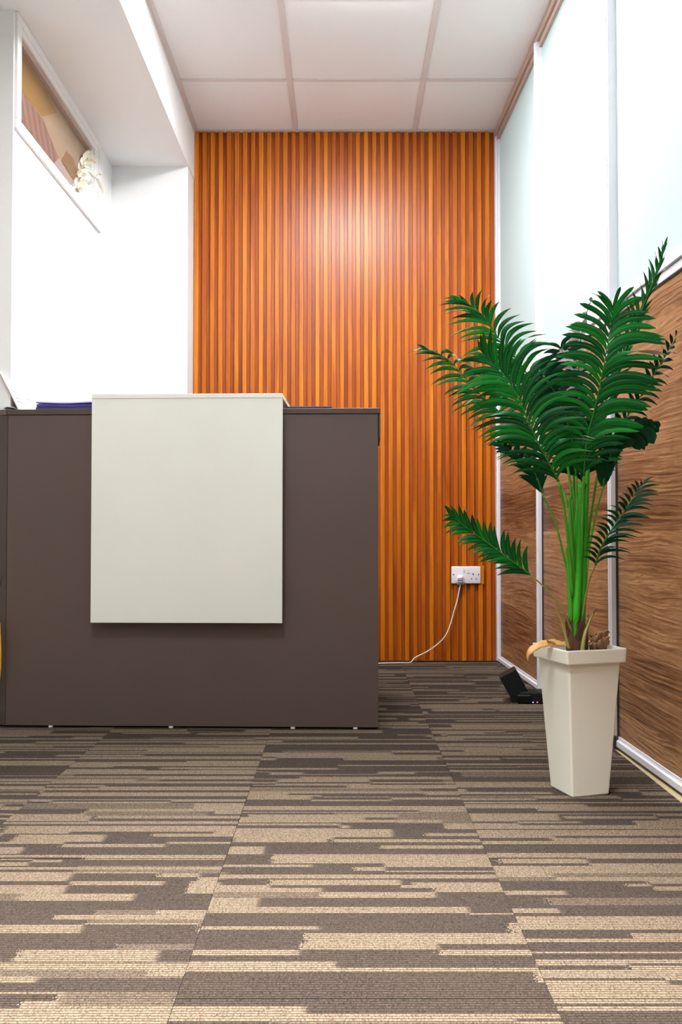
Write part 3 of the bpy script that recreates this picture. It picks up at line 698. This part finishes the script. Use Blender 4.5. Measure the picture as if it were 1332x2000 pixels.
def lerpkeys(keys, s, j):
    for a, b in zip(keys[:-1], keys[1:]):
        if s <= b[0]:
            u = (s - a[0]) / max(1e-6, b[0] - a[0]); return [a[j][k_] + (b[j][k_] - a[j][k_]) * u for k_ in range(2)]
    return list(keys[-1][j])
def frond(label, petiole, rach, keys, npairs, width=.0165, normal=(0, -1, .25), mleaf=None, individual=True, rad=(.0042, .0030), ra=.0026, seed=1, depth=(-.015, -.015), curve=.45, flip=0, blunt=False, mstem=None, twistp=.12):
    mleaf = mleaf or M_leaf; rr = random.Random(seed)
    bm = bmesh.new(); pr = [(*P(*p),) for p in petiole + rach[:1]]
    c = catmull(pr, 20); tube(bm, c, [rad[0] + (rad[1] - rad[0]) * i / 19 for i in range(20)], 8)
    f = pobj('frond', bm, mstem or M_stem); f['label'] = label
    cr = catmull([tuple(p) for p in rach], 40)      # in (px, py, depth)
    bm = bmesh.new(); tube(bm, [P(*p) for p in cr], [ra + (.0008 - ra) * i / 39 for i in range(40)], 6); pobj('rachis', bm, M_rachis, f)
    wn = Vector(normal).normalized(); joined = bmesh.new()
    for k_ in range(npairs):
        s = .01 + .985 * k_ / (npairs - 1); i = s * 39; j = min(int(i), 38); p = cr[j].lerp(cr[j + 1], i - j)
        tan = (cr[min(j + 2, 39)] - cr[max(j - 1, 0)]); tan.z = 0
        for side in (1, 2):
            v = lerpkeys(keys, s, side); L = math.hypot(*v)
            if L < 3: continue
            ja, jl = rr.gauss(0, .055), rr.uniform(.9, 1.08)
            vx, vy = v[0] * math.cos(ja) - v[1] * math.sin(ja), v[0] * math.sin(ja) + v[1] * math.cos(ja)
            vx, vy = vx * jl, vy * jl
            q = p + Vector((rr.uniform(-1.5, 1.5), rr.uniform(-1.5, 1.5), 0)) + tan.normalized() * (0 if side == 1 else tan.length * .15)
            dd = depth[side - 1] + rr.uniform(-.012, .012)
            dirn = (tan.normalized() * .8 + Vector((vx, vy, 0)).normalized() * .75).normalized()
            c1 = q + dirn * L * curve + Vector((0, -.09 * L, 0)); p1 = q + Vector((vx, vy + .07 * L, 0))
            a = P(q.x, q.y, q.z); b = P(c1.x, c1.y, q.z + dd * .2); e = P(p1.x, p1.y, q.z + dd)
            tw = rr.choice((-1, 1)) * rr.uniform(2.0, 2.9) if rr.random() < twistp else rr.uniform(-.35, .35)
            n_ = (wn + Vector((rr.uniform(-.25, .25), 0, rr.uniform(-.25, .25)))).normalized()
            if flip: n_ = -n_
            W_ = width * (1.0 if s < .8 else 1.0 - .35 * (s - .8) / .2) * rr.uniform(.9, 1.1)
            tgt = bmesh.new() if individual else joined
            leaflet_bm(tgt, a, b, e, W_, n_, twist=tw, blunt=blunt)
            if individual:
                bmesh.ops.transform(tgt, matrix=PI_, verts=tgt.verts); me = D.meshes.new('leaflet'); tgt.to_mesh(me); tgt.free(); link('leaflet', me, mleaf, f)
    if not individual:
        bmesh.ops.transform(joined, matrix=PI_, verts=joined.verts); me = D.meshes.new('leaflets'); joined.to_mesh(me); joined.free(); o = link('leaflets', me, mleaf, f); o['kind'] = 'stuff'
    else: joined.free()
    return f
# B upper left frond
frond('upper left frond whose tip reaches over the wood wall', [(1126, 1150, 2.21), (1122, 1050, 2.215), (1112, 930, 2.23), (1092, 850, 2.25)],
      [(1062, 795, 2.27), (1030, 732, 2.28), (1003, 694, 2.28), (972, 657, 2.28), (948, 622, 2.27), (925, 600, 2.26), (908, 590, 2.25)],
      [(0, (-100, 10), (70, -45)), (.35, (-90, 5), (70, -48)), (.58, (-84, 0), (48, -50)), (.72, (-84, -8), (18, -50)), (.88, (-78, -12), (4, -42)), (1, (-40, -8), (-34, -12))], 22, seed=11, width=.0128)
# A big lower left frond
frond('large front left frond, the nearest one', [(1118, 1165, 2.19), (1113, 1090, 2.17), (1103, 1000, 2.14)],
      [(1091, 940, 2.11), (1064, 890, 2.08), (1040, 843, 2.06), (1012, 777, 2.05), (987, 736, 2.05), (966, 711, 2.06), (945, 692, 2.07)],
      [(0, (-84, -25), (72, -42)), (.22, (-105, -18), (100, -48)), (.45, (-118, -5), (88, -85)), (.68, (-120, 2), (42, -102)), (.86, (-85, -12), (-6, -80)), (1, (-26, -8), (-16, -32))], 27, width=.0128, seed=12, depth=(-.01, -.03))
# C far left frond
frond('far left frond behind the others, lit by the wood wall', [(1124, 1100, 2.22), (1112, 1000, 2.24), (1092, 945, 2.27)],
      [(1062, 900, 2.30), (1010, 838, 2.33), (965, 795, 2.35), (930, 762, 2.36), (900, 728, 2.36), (872, 700, 2.36), (838, 683, 2.35)],
      [(0, (-80, 5), (60, -35)), (.5, (-74, 12), (40, -12)), (.75, (-64, 4), (42, 2)), (.9, (-52, -4), (36, 4)), (1, (-46, 2), (-26, -14))], 22, width=.0118, seed=13, depth=(0, -.04))
# D big right frond
frond('large upright front right frond', [(1134, 1150, 2.2), (1136, 1070, 2.18), (1138, 990, 2.15)],
      [(1140, 930, 2.13), (1146, 860, 2.1), (1163, 793, 2.08), (1177, 727, 2.07), (1187, 672, 2.07), (1194, 630, 2.08), (1198, 606, 2.09)],
      [(0, (-60, -22), (70, -35)), (.2, (-88, -28), (102, -36)), (.45, (-92, -42), (120, -30)), (.7, (-86, -46), (116, -34)), (.85, (-66, -48), (92, -42)), (.95, (-44, -52), (44, -58)), (1, (-26, -44), (10, -44))], 26, width=.0148, seed=14, blunt=True, curve=.42, twistp=.02)
# G dark right frond, drooping
frond('dark folded frond on a thin stalk at the right', [(1140, 1190, 2.21), (1150, 1080, 2.19), (1165, 1000, 2.17)],
      [(1178, 950, 2.15), (1184, 912, 2.14), (1200, 875, 2.13), (1224, 845, 2.125), (1250, 832, 2.12), (1264, 831, 2.12)],
      [(0, (-8, -44), (12, -46)), (.3, (4, -46), (32, -38)), (.5, (14, -36), (44, -14)), (.62, (18, -30), (38, 24)), (.85, (22, -16), (40, 26)), (1, (28, -4), (18, 6))], 16, width=.024, normal=(-.5, -.8, -.3), mleaf=M_leafdark, seed=15, blunt=True, rad=(.0035, .0022), mstem=M_stem, twistp=0)
# H small lower right frond
frond('small curly frond low on the right, close to the oak panel', [(1134, 1225, 2.2), (1142, 1175, 2.18), (1152, 1130, 2.15)],
      [(1163, 1104, 2.12), (1172, 1075, 2.11), (1188, 1045, 2.1), (1208, 1015, 2.1), (1228, 985, 2.1), (1243, 960, 2.1), (1252, 946, 2.1)],
      [(0, (-26, -18), (62, -14)), (.5, (-30, -22), (66, -10)), (.85, (-14, -22), (48, -16)), (1, (-2, -16), (28, -22))], 19, width=.0085, normal=(-.3, -.8, .5), mleaf=M_leafdark, seed=16, rad=(.0030, .0018), mstem=M_stalk, twistp=.15)
# I small lower left frond
frond('small frond low on the left in front of the socket', [(1117, 1235, 2.18), (1100, 1192, 2.16), (1072, 1155, 2.15)],
      [(1035, 1122, 2.13), (1000, 1096, 2.12), (965, 1070, 2.12), (930, 1045, 2.11), (900, 1022, 2.1), (884, 1008, 2.1)],
      [(0, (-58, -8), (0, -62)), (.4, (-50, 6), (-10, -58)), (.8, (-44, 4), (-22, -48)), (1, (-20, -4), (-16, -20))], 15, width=.0125, seed=17, rad=(.0026, .0016), mstem=M_stalk, blunt=False, twistp=0)
# behind: K, M dark centre fronds, L edge-on, E upper right, F right, J small dark left
frond('dark central frond arching towards the left', [(1130, 1120, 2.22), (1128, 1010, 2.23)],
      [(1125, 930, 2.24), (1117, 860, 2.24), (1098, 795, 2.22), (1072, 748, 2.19), (1052, 726, 2.16)],
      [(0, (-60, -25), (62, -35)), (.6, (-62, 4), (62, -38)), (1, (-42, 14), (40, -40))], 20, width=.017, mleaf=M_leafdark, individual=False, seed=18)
frond('dark frond in the centre behind the two large ones', [(1140, 1100, 2.23), (1138, 1010, 2.26)],
      [(1136, 940, 2.29), (1128, 860, 2.31), (1118, 790, 2.31), (1106, 725, 2.30), (1096, 680, 2.28)],
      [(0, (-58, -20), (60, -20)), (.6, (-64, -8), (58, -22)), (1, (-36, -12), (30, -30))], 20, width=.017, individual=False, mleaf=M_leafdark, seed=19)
frond('edge-on upright frond behind the right one, showing grey undersides', [(1124, 1100, 2.23), (1121, 1000, 2.26), (1122, 900, 2.29)],
      [(1126, 790, 2.30), (1131, 700, 2.30), (1137, 645, 2.30), (1147, 608, 2.29), (1154, 588, 2.28)],
      [(0, (-50, -12), (30, -20)), (.5, (-42, -10), (26, -18)), (.8, (-8, -12), (6, -14)), (1, (-1, -8), (2, -9))], 12, width=.014, individual=False, seed=20, flip=1)
frond('tall narrow frond rising at the upper right against the glass', [(1140, 1120, 2.22), (1143, 1000, 2.24)],
      [(1152, 880, 2.25), (1182, 790, 2.25), (1215, 700, 2.24), (1243, 630, 2.23), (1268, 570, 2.21), (1285, 522, 2.19), (1294, 492, 2.18)],
      [(0, (-26, -45), (48, -40)), (.45, (-12, -60), (36, -56)), (.75, (-6, -58), (34, -54)), (1, (-1, -26), (9, -34))], 22, width=.0095, normal=(-.5, -.7, -.4), individual=False, seed=21, twistp=.3)
frond('dark narrow frond at the far right touching the oak panel', [(1142, 1150, 2.22), (1150, 1040, 2.22)],
      [(1166, 930, 2.22), (1196, 855, 2.2), (1232, 803, 2.18), (1262, 757, 2.165), (1288, 714, 2.15), (1307, 682, 2.14), (1320, 660, 2.135)],
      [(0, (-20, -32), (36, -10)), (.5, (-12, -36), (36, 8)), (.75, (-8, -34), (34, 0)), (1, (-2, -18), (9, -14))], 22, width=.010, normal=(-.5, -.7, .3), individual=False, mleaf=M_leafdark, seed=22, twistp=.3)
frond('small dark frond hanging at the left below the big one', [(1120, 1200, 2.2), (1106, 1110, 2.22), (1084, 1020, 2.23)],
      [(1058, 962, 2.24), (1048, 932, 2.24), (1028, 906, 2.25), (1002, 884, 2.25), (980, 868, 2.25)],
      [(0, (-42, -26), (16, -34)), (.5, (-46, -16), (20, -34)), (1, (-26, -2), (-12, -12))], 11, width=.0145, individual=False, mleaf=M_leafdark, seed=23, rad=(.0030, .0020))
